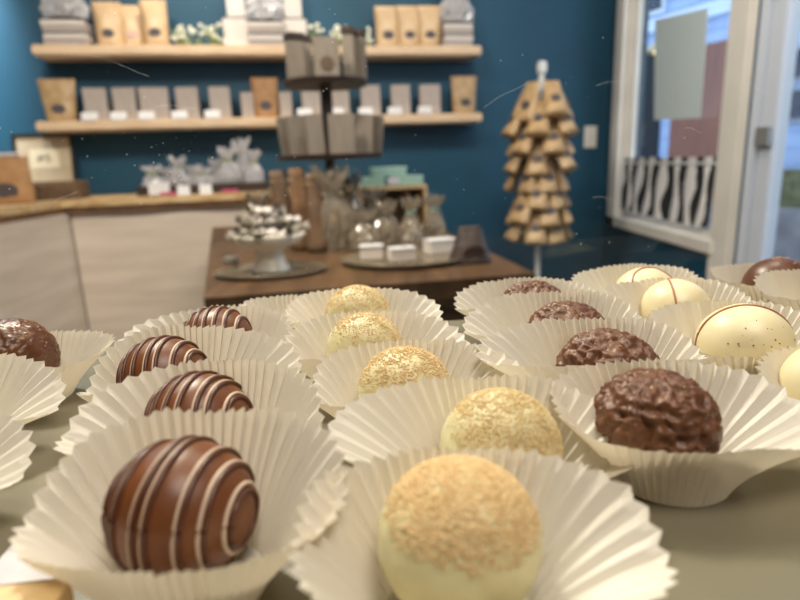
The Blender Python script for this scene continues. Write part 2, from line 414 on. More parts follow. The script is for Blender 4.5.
# pouch: stand-up pouch, base at z=0
def pouch_mesh(wb, wt, h, d):
    bm = bmesh.new(); nu, nv = 10, 12; F = []; B = []
    for j in range(nv + 1):
        t = j / nv; wd = wb + (wt - wb) * t
        th = d * max(0, (1 - t ** 1.3)) * .5 + .0025
        if t > .88: th = .0025
        fr = []; bk = []
        for i in range(nu + 1):
            s = i / nu * 2 - 1; prof = sqrt(max(0, 1 - abs(s) ** 2.6))
            cr_ = .0035 * noise.noise(Vector((s * 2, t * 5, wb * 90))) * (1 if .05 < t < .9 else 0)
            fr.append(bm.verts.new((s * wd / 2, -th * prof - .0012 + cr_, h * t)))
            bk.append(bm.verts.new((s * wd / 2, th * prof + .0012 + cr_, h * t)))
        F.append(fr); B.append(bk)
    for j in range(nv):
        for i in range(nu):
            bm.faces.new((F[j][i], F[j][i + 1], F[j + 1][i + 1], F[j + 1][i])); bm.faces.new((B[j][i + 1], B[j][i], B[j + 1][i], B[j + 1][i + 1]))
        bm.faces.new((F[j][0], F[j + 1][0], B[j + 1][0], B[j][0])); bm.faces.new((F[j][nu], B[j][nu], B[j + 1][nu], F[j + 1][nu]))
    for i in range(nu):
        bm.faces.new((F[0][i], B[0][i], B[0][i + 1], F[0][i + 1])); bm.faces.new((F[nv][i], F[nv][i + 1], B[nv][i + 1], B[nv][i]))
    return bm
def disc(bm, c, rx, rz, n=24, t=.0012):
    a = [bm.verts.new((c[0] + rx * cos(2 * pi * k / n), c[1], c[2] + rz * sin(2 * pi * k / n))) for k in range(n)]
    b = [bm.verts.new((v.co.x, v.co.y + t, v.co.z)) for v in a]
    bm.faces.new(a); bm.faces.new(b[::-1])
    for k in range(n): bm.faces.new((a[k], b[k], b[(k + 1) % n], a[(k + 1) % n]))
def pouch(name, loc, wb, wt, h, d, m, logo, label, rz=0.0, group=None, cat='pouch', logo_z=.3):
    t = thing(name, loc, label, cat, TH + rz, group)
    link_mesh('pouch_body', pouch_mesh(wb, wt, h, d), m, t, True)
    bm = bmesh.new()
    yy = -(d * (1 - logo_z ** 1.3) * .5 + .0072)
    disc(bm, (0, yy, h * logo_z), wb * .24, wb * .17, t=.004)
    link_mesh('round_print', bm, logo, t)
    bm = bmesh.new(); box(bm, (0, 0, h * .955), (wt * .98, .007, h * .022), .001); link_mesh('seal_strip', bm, m, t)
    return t
def uz(px, z): return on_shelf(px, z)
GP = 'gold kraft pouches on the shelves'
pouch('coffee_pouch', W(uz(112, ZT), VS, ZT), .105, .118, .185, .05, M_lightkraft, M_logo, 'pale gold pouch at the left of the trio on the upper shelf', group=GP)
pouch('coffee_pouch', W(uz(135, ZT), VS + .01, ZT), .10, .112, .175, .05, M_lightkraft, M_logo_w, 'pale gold pouch with pinkish print, middle of the left trio on the upper shelf', group=GP, rz=.05)
pouch('coffee_pouch', W(uz(159, ZT), VS - .02, ZT), .105, .112, .19, .05, M_lightkraft, M_logo, 'smooth pale gold pouch at the right of the left trio on the upper shelf', group=GP)
pouch('coffee_pouch', W(uz(388, ZT), VS, ZT), .11, .12, .185, .05, M_lightkraft, M_logo, 'pale gold pouch at the left of the right-hand trio on the upper shelf', group=GP)
pouch('coffee_pouch', W(uz(409, ZT), VS - .01, ZT), .10, .12, .185, .05, M_lightkraft, M_logo, 'pale gold pouch in the middle of the right-hand trio on the upper shelf', group=GP)
pouch('coffee_pouch', W(uz(429, ZT), VS - .02, ZT), .10, .12, .185, .05, M_lightkraft, M_logo, 'pale gold pouch at the right of the right-hand trio on the upper shelf', group=GP, rz=-.05)
pouch('coffee_pouch', W(uz(62, ZM), VS, ZM), .12, .155, .18, .055, M_kraft, M_logo, 'gold kraft pouch at the left end of the lower shelf', group=GP)
pouch('coffee_pouch', W(uz(267, ZM), VS, ZM), .115, .125, .18, .055, M_kraft2, M_logo, 'brown kraft pouch in the middle of the lower shelf', group=GP)
pouch('coffee_pouch', W(uz(464, ZM), VS, ZM), .115, .135, .18, .055, M_kraft, M_logo, 'gold kraft pouch at the right end of the lower shelf', group=GP)

def carton(px, wpx, hpx, label, zbase=ZM, m=M_greybox, v=VS, lid=None, pxy=118, d=.045, group='grey cartons on the lower shelf'):
    sc_ = 2.95 / F_PX
    u = onv(px, pxy, v)[0]; w_, h_ = wpx * sc_, hpx * sc_
    t = thing('gift_carton', W(u, v, zbase), label, 'box', TH + random.uniform(-.12, .12), group)
    bx('carton_body', (0, 0, h_ / 2), (w_, d, h_), m, t, .002)
    bx('lid_flap', (0, 0, h_ + .0015), (w_ * .97, d * .97, .003), lid or m, t)
    return t
names = ['first', 'second', 'third', 'fourth', 'fifth']
for i, (px, wpx) in enumerate(((99, 19), (128, 19), (157, 24), (190, 19), (222, 18))):
    carton(px, wpx, 27, f'pinstriped grey carton, {names[i]} from the left on the lower shelf')
carton(249, 11, 22, 'slim grey carton just left of the brown kraft pouch on the lower shelf')
carton(287, 11, 22, 'slim grey carton just right of the brown kraft pouch on the lower shelf')
for i, (px, wpx) in enumerate(((312, 17), (341, 17), (371, 18), (401, 18), (430, 20))):
    carton(px, wpx, 27, f'pinstriped grey carton, {names[i]} of the five right of the kraft pouch')
def tent_card(px, py, v, z, label, w_=.068, h_=.035, group='white price cards'):
    u = onv(px, py, v)[0]
    bm = bmesh.new()
    pts = [(-.012, 0), (0, h_), (.012, 0), (.010, 0), (0, h_ - .004), (-.010, 0)]
    a = [bm.verts.new((-w_ / 2, p[0], p[1])) for p in pts]; b = [bm.verts.new((w_ / 2, p[0], p[1])) for p in pts]
    for k in range(6): bm.faces.new((a[k], a[(k + 1) % 6], b[(k + 1) % 6], b[k]))
    for q in (a, b): bm.faces.new((q[0], q[1], q[4], q[5])); bm.faces.new((q[1], q[2], q[3], q[4]))
    o = link_mesh('price_card', bm, M_whitecard, None, loc=W(u, v, z), rot=(0, 0, TH))
    return tag(o, label, 'card', group)
for i, px in enumerate((90, 119, 147, 180, 213)):
    tent_card(px, 118, VW - .157, ZM, f'small white price card, {names[i]} from the left on the lower shelf')
for i, px in enumerate((305, 337, 366, 395, 425)):
    tent_card(px, 118, VW - .157, ZM, f'small white price card, {names[i]} of those right of the kraft pouch on the lower shelf')
# upper shelf ivory cartons with a third on top
for (px, side) in ((238, 'left'), (294, 'right')):
    for k, dx in enumerate((-6.5, 6.5)):
        carton(px + dx, 12, 24, f'ivory carton, {"left" if k == 0 else "right"} one of the bottom pair in the {side} stack on the upper shelf', ZT, M_ivory, lid=M_darkbrown, pxy=40, group='ivory cartons on the upper shelf')
    u = onv(px, 30, VS)[0]
    t = carton(px, 15, 26, f'ivory carton standing on top of the {side} pair on the upper shelf', ZT + 24 * 2.95 / F_PX + .0045, M_ivory, pxy=20, lid=M_darkbrown, group='ivory cartons on the upper shelf')
    t.location = W(u, VS, ZT + 24 * 2.95 / F_PX + .0045)

# cellophane bag: lumpy body, gathered neck, flared top
def cello_bag(loc, w_, h_, label, m=M_cello, rz=0.0, group=None, fill=None, tie=None, seed=0, name='cellophane_bag', d=None):
    t = thing(name, loc, label, 'bag', TH + rz, group); d = d or w_ * .7
    bm = bmesh.new(); n = 36; rj = random.Random(seed)
    prof = [(.0, .0), (.45, .0), (.5, .06), (.52, .18), (.51, .3), (.47, .42), (.40, .52), (.30, .62), (.19, .70), (.17, .73), (.24, .8), (.33, .88), (.42, .95), (.44, 1.0)]
    rings = []
    for r, z in prof:
        ring = []
        for k in range(n):
            a = 2 * pi * k / n
            q = (1 + rj.uniform(-.13, .13)) * (1 + .20 * noise.noise(Vector((cos(a) * 2.2 + seed, sin(a) * 2.2, z * 4))) + .10 * ((-1) ** k) * (.2 + z))
            ring.append(bm.verts.new((r * q * w_ * cos(a), r * q * d * sin(a), h_ * z * (1 + .10 * noise.noise(Vector((cos(a) * 2, sin(a) * 2 + z * 3, seed))) + rj.uniform(-.02, .02) * (1 + 3 * (z > .9))) if z > 0 else 0)))
        rings.append(ring)
    for a_, b_ in zip(rings, rings[1:]):
        for k in range(n): bm.faces.new((a_[k], a_[(k + 1) % n], b_[(k + 1) % n], b_[k]))
    bmesh.ops.remove_doubles(bm, verts=rings[0], dist=.0001)
    link_mesh('wrapping', bm, m, t)
    if fill:
        bm = bmesh.new(); rs = random.Random(seed)
        for k in range(9):
            a = rs.uniform(0, 6.28); rr = rs.uniform(0, .26)
            blob(bm, (rr * w_ * cos(a), rr * d * sin(a), h_ * rs.uniform(.10, .42)), (w_ * .13, w_ * .12, w_ * .12), 1)
        link_mesh('sweets', bm, fill, t)
    if tie:
        bm = bmesh.new()
        tube(bm, [(w_ * .20 * cos(a), d * .22 * sin(a), h_ * .715) for a in [2 * pi * k / 16 for k in range(16)]], w_ * .025, closed=True)
        for sgn in (-1, 1):
            tube(bm, [(0, -d * .12, h_ * .715), (sgn * w_ * .16, -d * .2, h_ * .80), (sgn * w_ * .26, -d * .2, h_ * .72), (sgn * w_ * .12, -d * .2, h_ * .68), (0, -d * .12, h_ * .71)], w_ * .03)
        link_mesh('ribbon', bm, tie, t)
    return t
# layered boxes below wrapped bags on upper shelf
def stack_under(px, wpx, label_fn, layers=4):
    u = onv(px, 35, VS)[0]; w_ = wpx * 2.95 / F_PX
    for k in range(layers):
        t = thing('chocolate_bar_box', W(u + random.uniform(-.003, .003), VS, ZT + k * .0265), label_fn(k), 'box', TH + random.uniform(-.03, .03), 'flat boxes stacked on the upper shelf')
        bx('box_body', (0, 0, .0105), (w_, .13, .021), M_ivory if k % 2 else M_greybox, t, .002)
        bx('box_lid', (0, 0, .0235), (w_ + .004, .134, .005), M_darkbrown if k % 2 else M_greybox, t)
    return u
for px, wpx, side in ((69, 33, 'left end'), (266, 30, 'middle'), (455, 28, 'right end')):
    lv = ['bottom', 'second', 'third', 'topmost']
    u = stack_under(px, wpx, lambda k: f'flat grey box, {lv[k]} of the stack at the {side} of the upper shelf')
    cello_bag(W(u, VS, ZT + 4 * .0265 + .002), .17, .17, f'crinkled clear cellophane bag on the box stack at the {side} of the upper shelf', M_cello, fill=M_silver, tie=M_silver, seed=px, d=.12)
# flowers
def flowers(px0, px1, label, seed):
    rs = random.Random(seed); u0 = onv(px0, 40, VW - .15)[0]; u1 = onv(px1, 40, VW - .15)[0]
    t = thing('flower_sprig', W((u0 + u1) / 2, VW - .13, ZT), label, 'flowers', TH, 'white flower sprigs on the upper shelf')
    st = bmesh.new(); bl = bmesh.new(); hw = (u1 - u0) / 2
    for k in range(26):
        x = rs.uniform(-hw, hw); y = rs.uniform(-.03, .03); hx = x + rs.uniform(-.03, .03); hz = rs.uniform(.02, .085)
        tube(st, [(x, y, .003), ((x + hx) / 2, y, hz * .6), (hx, y - .005, hz)], .0016, 5)
        for q in range(2): blob(st, (x + rs.uniform(-.01, .01), y, hz * rs.uniform(.3, .8)), (.010, .003, .005), 1, rrot())
        for q in range(2):
            c = Vector((hx + rs.uniform(-.012, .012), y - .008, hz + rs.uniform(-.006, .008)))
            for p in range(5): blob(bl, c + Vector((.005 * cos(p * 1.256), -.002, .005 * sin(p * 1.256))), (.0045, .002, .0045), 1)
    tube(st, [(-hw, 0, .004), (0, .005, .006), (hw, 0, .004)], .003)
    link_mesh('stem', st, M_green, t, True); o = link_mesh('blossoms', bl, M_petal, t, True); o['kind'] = 'stuff'
flowers(172, 222, 'white flower sprig on the upper shelf beside the left pouch trio', 1)
flowers(308, 372, 'white flower sprig on the upper shelf behind the tiered display stand', 2)

# ================================================================== BACK COUNTER
ZC = 1.01
pL = onz(-60, 212, ZC); pB = onz(62, 200, ZC); pR = W(1.15, 2.60, ZC)
pB = W(-.87, 2.60, ZC)
lft = onz(0, 208, ZC); dirL = (Vector(lft) - pB).normalized(); pL = pB + dirL * 1.0
ct = thing('shop_counter', W(-.3, 2.8, 0), 'whitewashed plank counter with pale live-edge wooden top along the back wall', 'counter')
def local(P): return Vector(P) - ct.location
bm = bmesh.new()
back = [W(.42, VW - .01, 0), W(-2.0, VW - .01, 0)]
edge = [pL, pB]; N_ = 24
fr = []
for k in range(9): fr.append(pL.lerp(pB, k / 8))
for k in range(1, N_ + 1): fr.append(pB.lerp(W(.42, 2.60, ZC), k / N_))
fr = [Vector((p.x, p.y, 0)) + V * (-.012 + .008 * noise.noise(Vector((p.x * 5, 1, 2)))) for p in fr]
poly_prism(bm, [local(p) for p in fr] + [local(p) for p in back], ZC - .028, ZC)
link_mesh('worktop', bm, M_counterwood, ct)
bm = bmesh.new()
poly_prism(bm, [local(p + V * .012) for p in fr] + [local(p) for p in back], ZC - .052, ZC - .028)
link_mesh('bark_edge', bm, M_bark, ct)
bm = bmesh.new()
p0 = [Vector((p.x, p.y, 0)) for p in (pL, pB, W(.40, 2.60, 0))]
offs = V * .035
poly_prism(bm, [local(p + offs) for p in p0] + [local(W(.40, VW - .02, 0)), local(W(-2.0, VW - .02, 0))], .02, ZC - .052)
link_mesh('cabinet_body', bm, M_cab, ct)
# boards with gaps
def panel(a, b, z0, z1, o):
    a = Vector((a.x, a.y, 0)); b = Vector((b.x, b.y, 0)); d = b - a; n = Vector((d.y, -d.x, 0)).normalized()
    bm = bmesh.new(); q = [a + n * .0, b + n * .0, b + n * .012, a + n * .012]
    poly_prism(bm, [local(p + offs) for p in q], z0, z1); return link_mesh('cabinet_panel', bm, M_cab, ct)
panel(pL, pB + (pL - pB).normalized() * .014, .04, ZC - .055, 0)
panel(pB + U * .014, W(-.09, 2.60, 0), .04, ZC - .055, 0); panel(W(-.08, 2.60, 0), W(.40, 2.60, 0), .04, ZC - .055, 0)
bm = bmesh.new(); tube(bm, [local(pB + offs + Vector((0, 0, 0)) - V * .004) * 1 for _ in (0,)] + [], .01) if False else box(bm, local(Vector((pB.x, pB.y, .49)) + offs - V * .003), (.016, .012, .92))
link_mesh('corner_seam', bm, M_seam, ct)
# kraft bag at far left on the counter
def czv(px, py, z=ZC): P = onz(px, py, z); return P
P = W(-1.42, 2.62, ZC); uu, _ = onv(8, 180, 2.50)
t = pouch('paper_bag', W(uu, 2.50, ZC), .17, .16, .175, .06, M_kraft2, M_logo, 'brown kraft paper bag at the left end of the counter', cat='bag', logo_z=.28)
bx('folded_top', (0, 0, .183), (.10, .02, .012), M_whitecard, t, .002)
# framed print and wicker basket
uf, _ = onv(43, 160, 2.93); u2, _ = onv(50, 186, 2.72)
fr_ = thing('framed_print', W(uf, 2.93, ZC), 'dark framed cream print leaning behind the wicker basket on the counter', 'picture frame', rot=(R(-8), 0, TH))
for s in (-1, 1): bx('frame_side', (s * .118, 0, .12 + .04), (.014, .016, .25), M_black, fr_, .002)
for zz in (.042, .278): bx('frame_rail', (0, 0, zz), (.222, .016, .014), M_black, fr_, .002)
bx('print_sheet', (0, .003, .16), (.224, .004, .226), mat('cream_print_paper', (196, 178, 152), .6, (182, 164, 138), 20), fr_)
bx('mat_window', (0, -.0005, .175), (.12, .002, .085), mat('lighter_cream_paper', (220, 206, 178), .6), fr_)
bm = bmesh.new()
tube(bm, [(-.028, -.003, .16), (-.02, -.003, .19), (-.012, -.003, .165), (-.004, -.003, .192)], .0025, 6)
tube(bm, [(.006, -.003, .19), (.02, -.003, .188), (.010, -.003, .176), (.024, -.003, .17), (.010, -.003, .158)], .0025, 6)
tube(bm, [(-.03, -.003, .176), (0, -.003, .178)], .002, 6)
link_mesh('printed_mark', bm, M_black, fr_)
bk = thing('wicker_basket', W(u2, 2.74, ZC), 'low brown woven basket in front of the framed print on the counter', 'basket', TH)
bm = bmesh.new()
for k in range(6):
    zz = .006 + k * .0125; q = []
    for i in range(60):
        a = 2 * pi * i / 60; cx_, sy_ = cos(a), sin(a)
        sxn = abs(cx_) ** .35 * (1 if cx_ > 0 else -1); syn = abs(sy_) ** .35 * (1 if sy_ > 0 else -1)
        wob = 1 + .02 * (-1) ** (i // 2 + k)
        q.append((.125 * sxn * wob, .075 * syn * wob, zz))
    tube(bm, q, .0062, 6, True)
link_mesh('woven_side', bm, mat('woven_cane', (122, 96, 72), .7, (90, 68, 50), 60), bk, True)
bx('basket_base', (0, 0, .003), (.24, .14, .005), M_darkbrown, bk)
bm = bmesh.new(); blob(bm, (0, 0, .05), (.1, .055, .02), 2, jit=.1); o = link_mesh('shredded_filling', bm, M_kraft2, bk)

# long tray of wrapped sweets
ua, _ = onv(140, 190, 2.72); ub, _ = onv(268, 186, 2.72); um = (ua + ub) / 2; tw = ub - ua
tr = thing('display_tray', W(um, 2.76, ZC), 'long dark brown tray of wrapped sweets on the counter', 'tray', TH)
bm = bmesh.new(); box(bm, (0, 0, .004), (tw, .2, .008)); box(bm, (0, -.096, .024), (tw, .008, .032)); box(bm, (0, .096, .024), (tw, .008, .032))
for s in (-1, 1): box(bm, (s * (tw / 2 - .004), 0, .024), (.008, .184, .032))
link_mesh('tray_body', bm, M_darkbrown, tr)
for i in range(9):
    a = i / 8; hh = (.10, .09, .13, .10, .09, .12, .16, .19, .15)[i]
    cello_bag(W(um - tw / 2 + .055 + a * (tw - .11), 2.76 + (.035 if i % 2 else -.03), ZC + .008), .088, hh * 1.12,
              f'shiny silver-wrapped sweet bag, {["leftmost", "second", "third", "fourth", "middle", "sixth", "seventh", "eighth", "rightmost"][i]} from left in the counter tray',
              M_cello, rz=i, group='sweet bags in the counter tray', fill=(M_silver, M_darkbrown, M_silver)[i % 3], tie=M_silver if i % 2 else M_green, seed=i, d=.075)
lbl = bx('tray_sign', (0, 0, .03), (.085, .004, .05), M_whitecard); lbl.location = W(onv(156, 168, 2.68)[0], 2.71, ZC + .045); lbl.rotation_euler = (R(-10), 0, TH)
lbl.location = W(onv(156, 168, 2.64)[0], 2.645, ZC); tag(lbl, 'larger white sign card at the left front of the counter tray', 'card')
tent_card(184, 192, 2.63, ZC, 'white price card, left one in front of the counter tray', .05, .04)
tent_card(206, 192, 2.63, ZC, 'white price card, right one in front of the counter tray', .05, .04)
for px, s in ((168, 'left'), (230, 'right')):
    bm = bmesh.new()
    for k in range(3): blob(bm, ((k - 1) * .022, 0, .008), (.013, .011, .008), 2, jit=.05)
    o = link_mesh('foil_sweet', bm, M_pink, None, True, loc=W(onv(px, 192, 2.62)[0], 2.62, ZC), rot=(0, 0, TH)); tag(o, f'pink foil sweets lying on the counter edge, {s} of the price cards', 'sweets')

# ================================================================== TABLE
ZTB = .88
tb = thing('display_table', W(.15, 1.8, 0), 'honey brown wooden display table in the middle of the shop', 'table')
def tl(u, v): return W(u, v, 0) - tb.location
bm = bmesh.new(); poly_prism(bm, [tl(-.16, 1.12), tl(.51, 1.12), tl(.56, 2.5), tl(-.29, 2.5)], ZTB - .04, ZTB)
link_mesh('tabletop', bm, M_tablewood, tb)
bm = bmesh.new(); poly_prism(bm, [tl(-.12, 1.18), tl(.47, 1.18), tl(.52, 2.46), tl(-.25, 2.46)], ZTB - .12, ZTB - .0401)
link_mesh('apron', bm, M_bark, tb)
for (u, v) in ((-.10, 1.2), (.45, 1.2), (.49, 2.43), (-.22, 2.43)):
    q = tl(u, v); bx('leg', (q.x, q.y, (ZTB - .12) / 2), (.06, .06, ZTB - .12), M_bark, tb, .004)

# cake stand with wrapped candies on an oval tray
def tz(px, py, z=ZTB): P = onz(px, py, z); return P
c = tz(272, 273)
t = thing('oval_platter', c, 'oval pewter platter under the white cake stand', 'platter', TH)
bm = bmesh.new(); lathe(bm, [(.10, 0), (.118, .003), (.128, .010), (.124, .011), (.112, .006), (.0, .005)], 40, sx=1, sy=.75)
link_mesh('platter_dish', bm, M_tray, t, True)
cs = thing('cake_stand', c + Vector((0, 0, .0062)), 'white china cake stand piled with wrapped sweets', 'cake stand')
bm = bmesh.new(); lathe(bm, [(.044, 0), (.042, .006), (.034, .02), (.030, .040), (.034, .05), (.066, .062), (.084, .084), (.082, .086), (.062, .070), (.0, .066)], 40)
link_mesh('stand_dish', bm, M_china, cs, True)
wc = None
def candy(loc, rz, m, label, group, sc_=1.0):
    t = thing('wrapped_candy', loc, label, 'candy', rz, group, rot=(random.uniform(-.3, .3), random.uniform(-.3, .3), rz))
    bm = bmesh.new(); blob(bm, (0, 0, 0), (.013 * sc_, .009 * sc_, .009 * sc_), 2, jit=.05); link_mesh('wrapped_sweet', bm, m, t)
    for s in (-1, 1):
        bm = bmesh.new(); n = 12
        a = [bm.verts.new((s * .012 * sc_, .0025 * cos(2 * pi * k / n), .0025 * sin(2 * pi * k / n))) for k in range(n)]
        b = [bm.verts.new((s * (.022 + .003 * (k % 2)) * sc_, .009 * sc_ * cos(2 * pi * k / n), .009 * sc_ * sin(2 * pi * k / n))) for k in range(n)]
        for k in range(n): bm.faces.new((a[k], a[(k + 1) % n], b[(k + 1) % n], b[k]))
        link_mesh('twisted_end', bm, m, t)
    return t
protos = [candy((0, 0, -5), 0, m, '', 'x', 1.1) for m in (M_silver, mat('grey_stripe_wrapper', (170, 160, 142), .35, (90, 80, 66), 90), M_ivory)]
cnt = 0
for lvl, (ring, nn, zz) in enumerate(((.066, 13, .092), (.036, 9, .096), (.048, 10, .113), (.022, 6, .118), (.028, 5, .135))):
    for k in range(nn):
        a = 2 * pi * k / nn + ring * 40
        o = copy_tree(protos[cnt % 3]); cnt += 1
        o.location = cs.location + Vector((ring * cos(a), ring * sin(a), zz)); o.rotation_euler = (random.uniform(-.5, .5), random.uniform(-.5, .5), random.uniform(0, 6))
        dr = ('right', 'back right', 'back', 'back left', 'left', 'front left', 'front', 'front right')[int(((a + TH) % (2 * pi)) / (pi / 4) + .5) % 8]
        o['label'] = ('silver', 'grey striped', 'white')[(cnt - 1) % 3] + f' wrapped sweet at the {dr} of the cake stand pile, ' + ('outer bottom ring', 'inner bottom ring', 'second layer', 'third layer', 'top')[lvl]
        o['group'] = ('silver', 'grey striped', 'white')[(cnt - 1) % 3] + ' wrapped sweets on the cake stand'
def killtree(o):
    for ch in list(o.children): killtree(ch)
    bpy.data.objects.remove(o)
for p in protos: killtree(p)
cc = tz(232, 270); t = tag(bx('candy_tin', (0, 0, .010), (.038, .026, .02), M_silver, bevel=.005), 'small silver tin at the left edge of the platter', 'tin')
t.location = cc + Vector((0, 0, .013))

# round glass plate with bags and white cartons
c = tz(404, 262)
t = thing('serving_plate', c, 'round dark-rimmed plate of ribboned bags on the table, right', 'plate')
bm = bmesh.new(); lathe(bm, [(.10, 0), (.14, .004), (.155, .014), (.151, .015), (.13, .008), (.0, .007)], 44, sy=.8); link_mesh('plate_dish', bm, M_tray, t, True)
def placed(px, py, dz=0, base=ZTB): return onz(px, py, base) + Vector((0, 0, dz))
for i, (px, py, rz, s) in enumerate(((440, 256, .25, (.075, .045, .032)), (372, 262, -.2, (.055, .04, .03)), (402, 264, .1, (.06, .04, .028)))):
    t = thing('small_carton', placed(px, py, .0085), ['white carton at the right edge of the serving plate', 'white carton at the left front of the serving plate', 'white carton at the front centre of the serving plate'][i], 'box', TH + rz, 'white cartons on the serving plate')
    bx('carton_body', (0, 0, s[2] / 2), s, M_ivory, t, .002); bx('carton_lid', (0, 0, s[2] + .002), (s[0] + .003, s[1] + .003, .004), M_whitecard, t, .001)
Mrib = mat('grey_striped_ribbon', (150, 140, 120), .4, (84, 74, 60), 5, (40, 1, 1))
for i, (px, py, w_, h_, tie, lb) in enumerate(((365, 252, .075, .10, Mrib, 'grey cellophane bag at the left of the serving plate'),
        (388, 248, .085, .12, Mrib, 'grey cellophane bag in the middle of the serving plate'),
        (412, 250, .08, .13, M_mint, 'grey cellophane bag with mint ribbon on the serving plate'),
        (434, 246, .07, .13, M_mint, 'rightmost grey cellophane bag with mint ribbon on the serving plate'))):
    cello_bag(placed(px, py, .009), w_, h_, lb, M_cello2, rz=i * .7, group='ribboned bags on the serving plate', fill=M_silver if i % 2 else M_china, tie=tie, seed=20 + i)
# dark pouch at the right
P = placed(470, 262); o = pouch('gift_pouch', P, .11, .05, .085, .07, M_darkbrown, M_darkbrown, 'dark brown pouch slumped at the right edge of the table')
# wooden crate with mint boxes
P = onz(398, 232, ZTB); cr8 = thing('wooden_crate', P + V * .12, 'small open wooden crate holding up mint boxes on the table', 'crate', TH)
kc = (P + V * .12).y / F_PX; cw = 66 * kc; ch = .155
bm = bmesh.new(); box(bm, (0, 0, ch - .006), (cw, .13, .012), .001); box(bm, (0, 0, .006), (cw, .13, .012), .001)
for s in (-1, 1): box(bm, (s * (cw / 2 - .006), 0, ch / 2), (.012, .13, ch - .025))
link_mesh('crate_frame', bm, M_counterwood, cr8); bx('crate_back', (0, .06, ch / 2), (cw - .026, .008, ch - .026), M_tablewood, cr8)
bx('crate_divider', (cw * .22, 0, ch / 2), (.01, .10, ch - .026), M_bark, cr8)
Mm = M_mint
for (dx, dz, w_, lb) in ((-.07, 0, .09, 'mint box, left one of the bottom pair on the wooden crate'), (.065, 0, .10, 'mint box, right one of the bottom pair on the wooden crate'), (-.005, .033, .12, 'mint box on top of the pair on the wooden crate')):
    t = thing('mint_box', cr8.location + U * dx + Vector((0, 0, ch + dz)), lb, 'box', TH, 'mint boxes on the crate')
    bx('box_body', (0, 0, .013), (w_, .07, .026), Mm, t, .002); bx('box_lid', (0, 0, .0285), (w_ + .004, .074, .007), mat('pale_mint_card', (172, 204, 192), .5), t, .001)
bm = bmesh.new(); disc(bm, (0, 0, 0), .022, .015, t=.002); o = link_mesh('round_tag', bm, M_whitecard, None, loc=cr8.location + Vector((.0, 0, ch + .018)) - V * .0685 - U * .0, rot=(0, 0, TH)); tag(o, 'white round tag on the front of the mint boxes', 'tag')

# tiered display stand
vs_ = 1.80
ud, zd = onv(330, 160, vs_)
sd = thing('tiered_display_stand', W(ud, vs_, ZTB), 'dark two-tier carousel stand hung with grey bags on the table', 'display stand', TH)
z_low = onv(330, 156, vs_)[1] - ZTB; z_up = onv(327, 83, vs_)[1] - ZTB
bm = bmesh.new(); lathe(bm, [(.02, 0), (.016, .01), (.014, z_up + .02), (.0, z_up + .02)], 16); link_mesh('pole', bm, M_darkbrown, sd)
bm = bmesh.new(); lathe(bm, [(.11, 0), (.11, .012), (.0, .014)], 32); link_mesh('base', bm, M_darkbrown, sd)
for zz, rr in ((z_low, .155), (z_up, .12)):
    bm = bmesh.new(); lathe(bm, [(.016, zz - .012), (rr, zz - .010), (rr + .004, zz + .004), (rr - .002, zz + .004), (rr - .006, zz - .002), (.016, zz - .002)], 40)
    link_mesh('round_tray', bm, M_darkbrown, sd, False)
bm = bmesh.new(); box(bm, (0, 0, (z_low + z_up) / 2), (.032, .032, z_up - z_low - .03)); link_mesh('square_post', bm, M_darkbrown, sd)
M_bagg = mat('grey_tea_bag_card', (140, 128, 116), .55, (122, 110, 98), 40, (6, 6, .3))
def slab(px, pyb, dv, w_, h_, d_, label, lid=None, tilt=0.0, logo=False, rz=0.0):
    u, _ = onv(px, pyb, vs_ + dv); zb = ZTB + (z_up if pyb < 110 else z_low) + .005
    if pyb < 110: zb -= .006
    else: zb -= .006
    t = thing('tea_carton', W(u, vs_ + dv, zb), label, 'box', rot=(0, tilt, TH + rz), group='grey cartons on the carousel stand')
    bx('carton_body', (0, 0, h_ / 2), (w_, d_, h_), M_bagg, t, .003)
    if lid: bx('carton_lid', (0, 0, h_ + .010), (w_ + .003, d_ + .003, .02), M_darkbrown, t, .002)
    if logo:
        bm = bmesh.new(); disc(bm, (0, -d_ / 2 - .002, h_ * .38), .019, .019, t=.0019); link_mesh('round_print', bm, mat('brown_round_print', (92, 72, 56), .6), t)
    return t
slab(297, 80, -.0, .048, .115, .036, 'tall grey carton with dark lid at the left of the upper carousel tray', lid=1, rz=.35)
slab(306, 80, .055, .045, .12, .03, 'narrow grey carton with dark lid behind the left one on the upper carousel tray', lid=1)
slab(328, 84, -.07, .072, .112, .022, 'grey carton with brown round print at the front of the upper carousel tray', logo=True)
slab(350, 80, -.01, .035, .13, .035, 'tall grey carton with dark lid at the right of the upper carousel tray', lid=1, rz=-.15)
slab(361, 80, .02, .03, .13, .035, 'outermost grey carton with dark lid at the right of the upper carousel tray', lid=1, rz=-.4)
for i, (px, dv, w_, tl_, rz) in enumerate(((291, -.01, .05, -.12, .5), (301, -.055, .06, -.08, .3), (317, -.095, .05, -.04, .15), (343, -.10, .075, 0, 0), (363, -.06, .055, .08, -.2), (374, -.01, .045, .12, -.5))):
    slab(px, 156, dv, w_, .115, .016, 'grey carton on the lower carousel tray, ' + ['leftmost', 'second from left', 'third from left', 'wide one right of centre', 'second from right', 'rightmost'][i], tilt=tl_, rz=rz)
M_mud = mat('muddy_brown_paper', (112, 84, 58), .6, (88, 64, 44), 20)
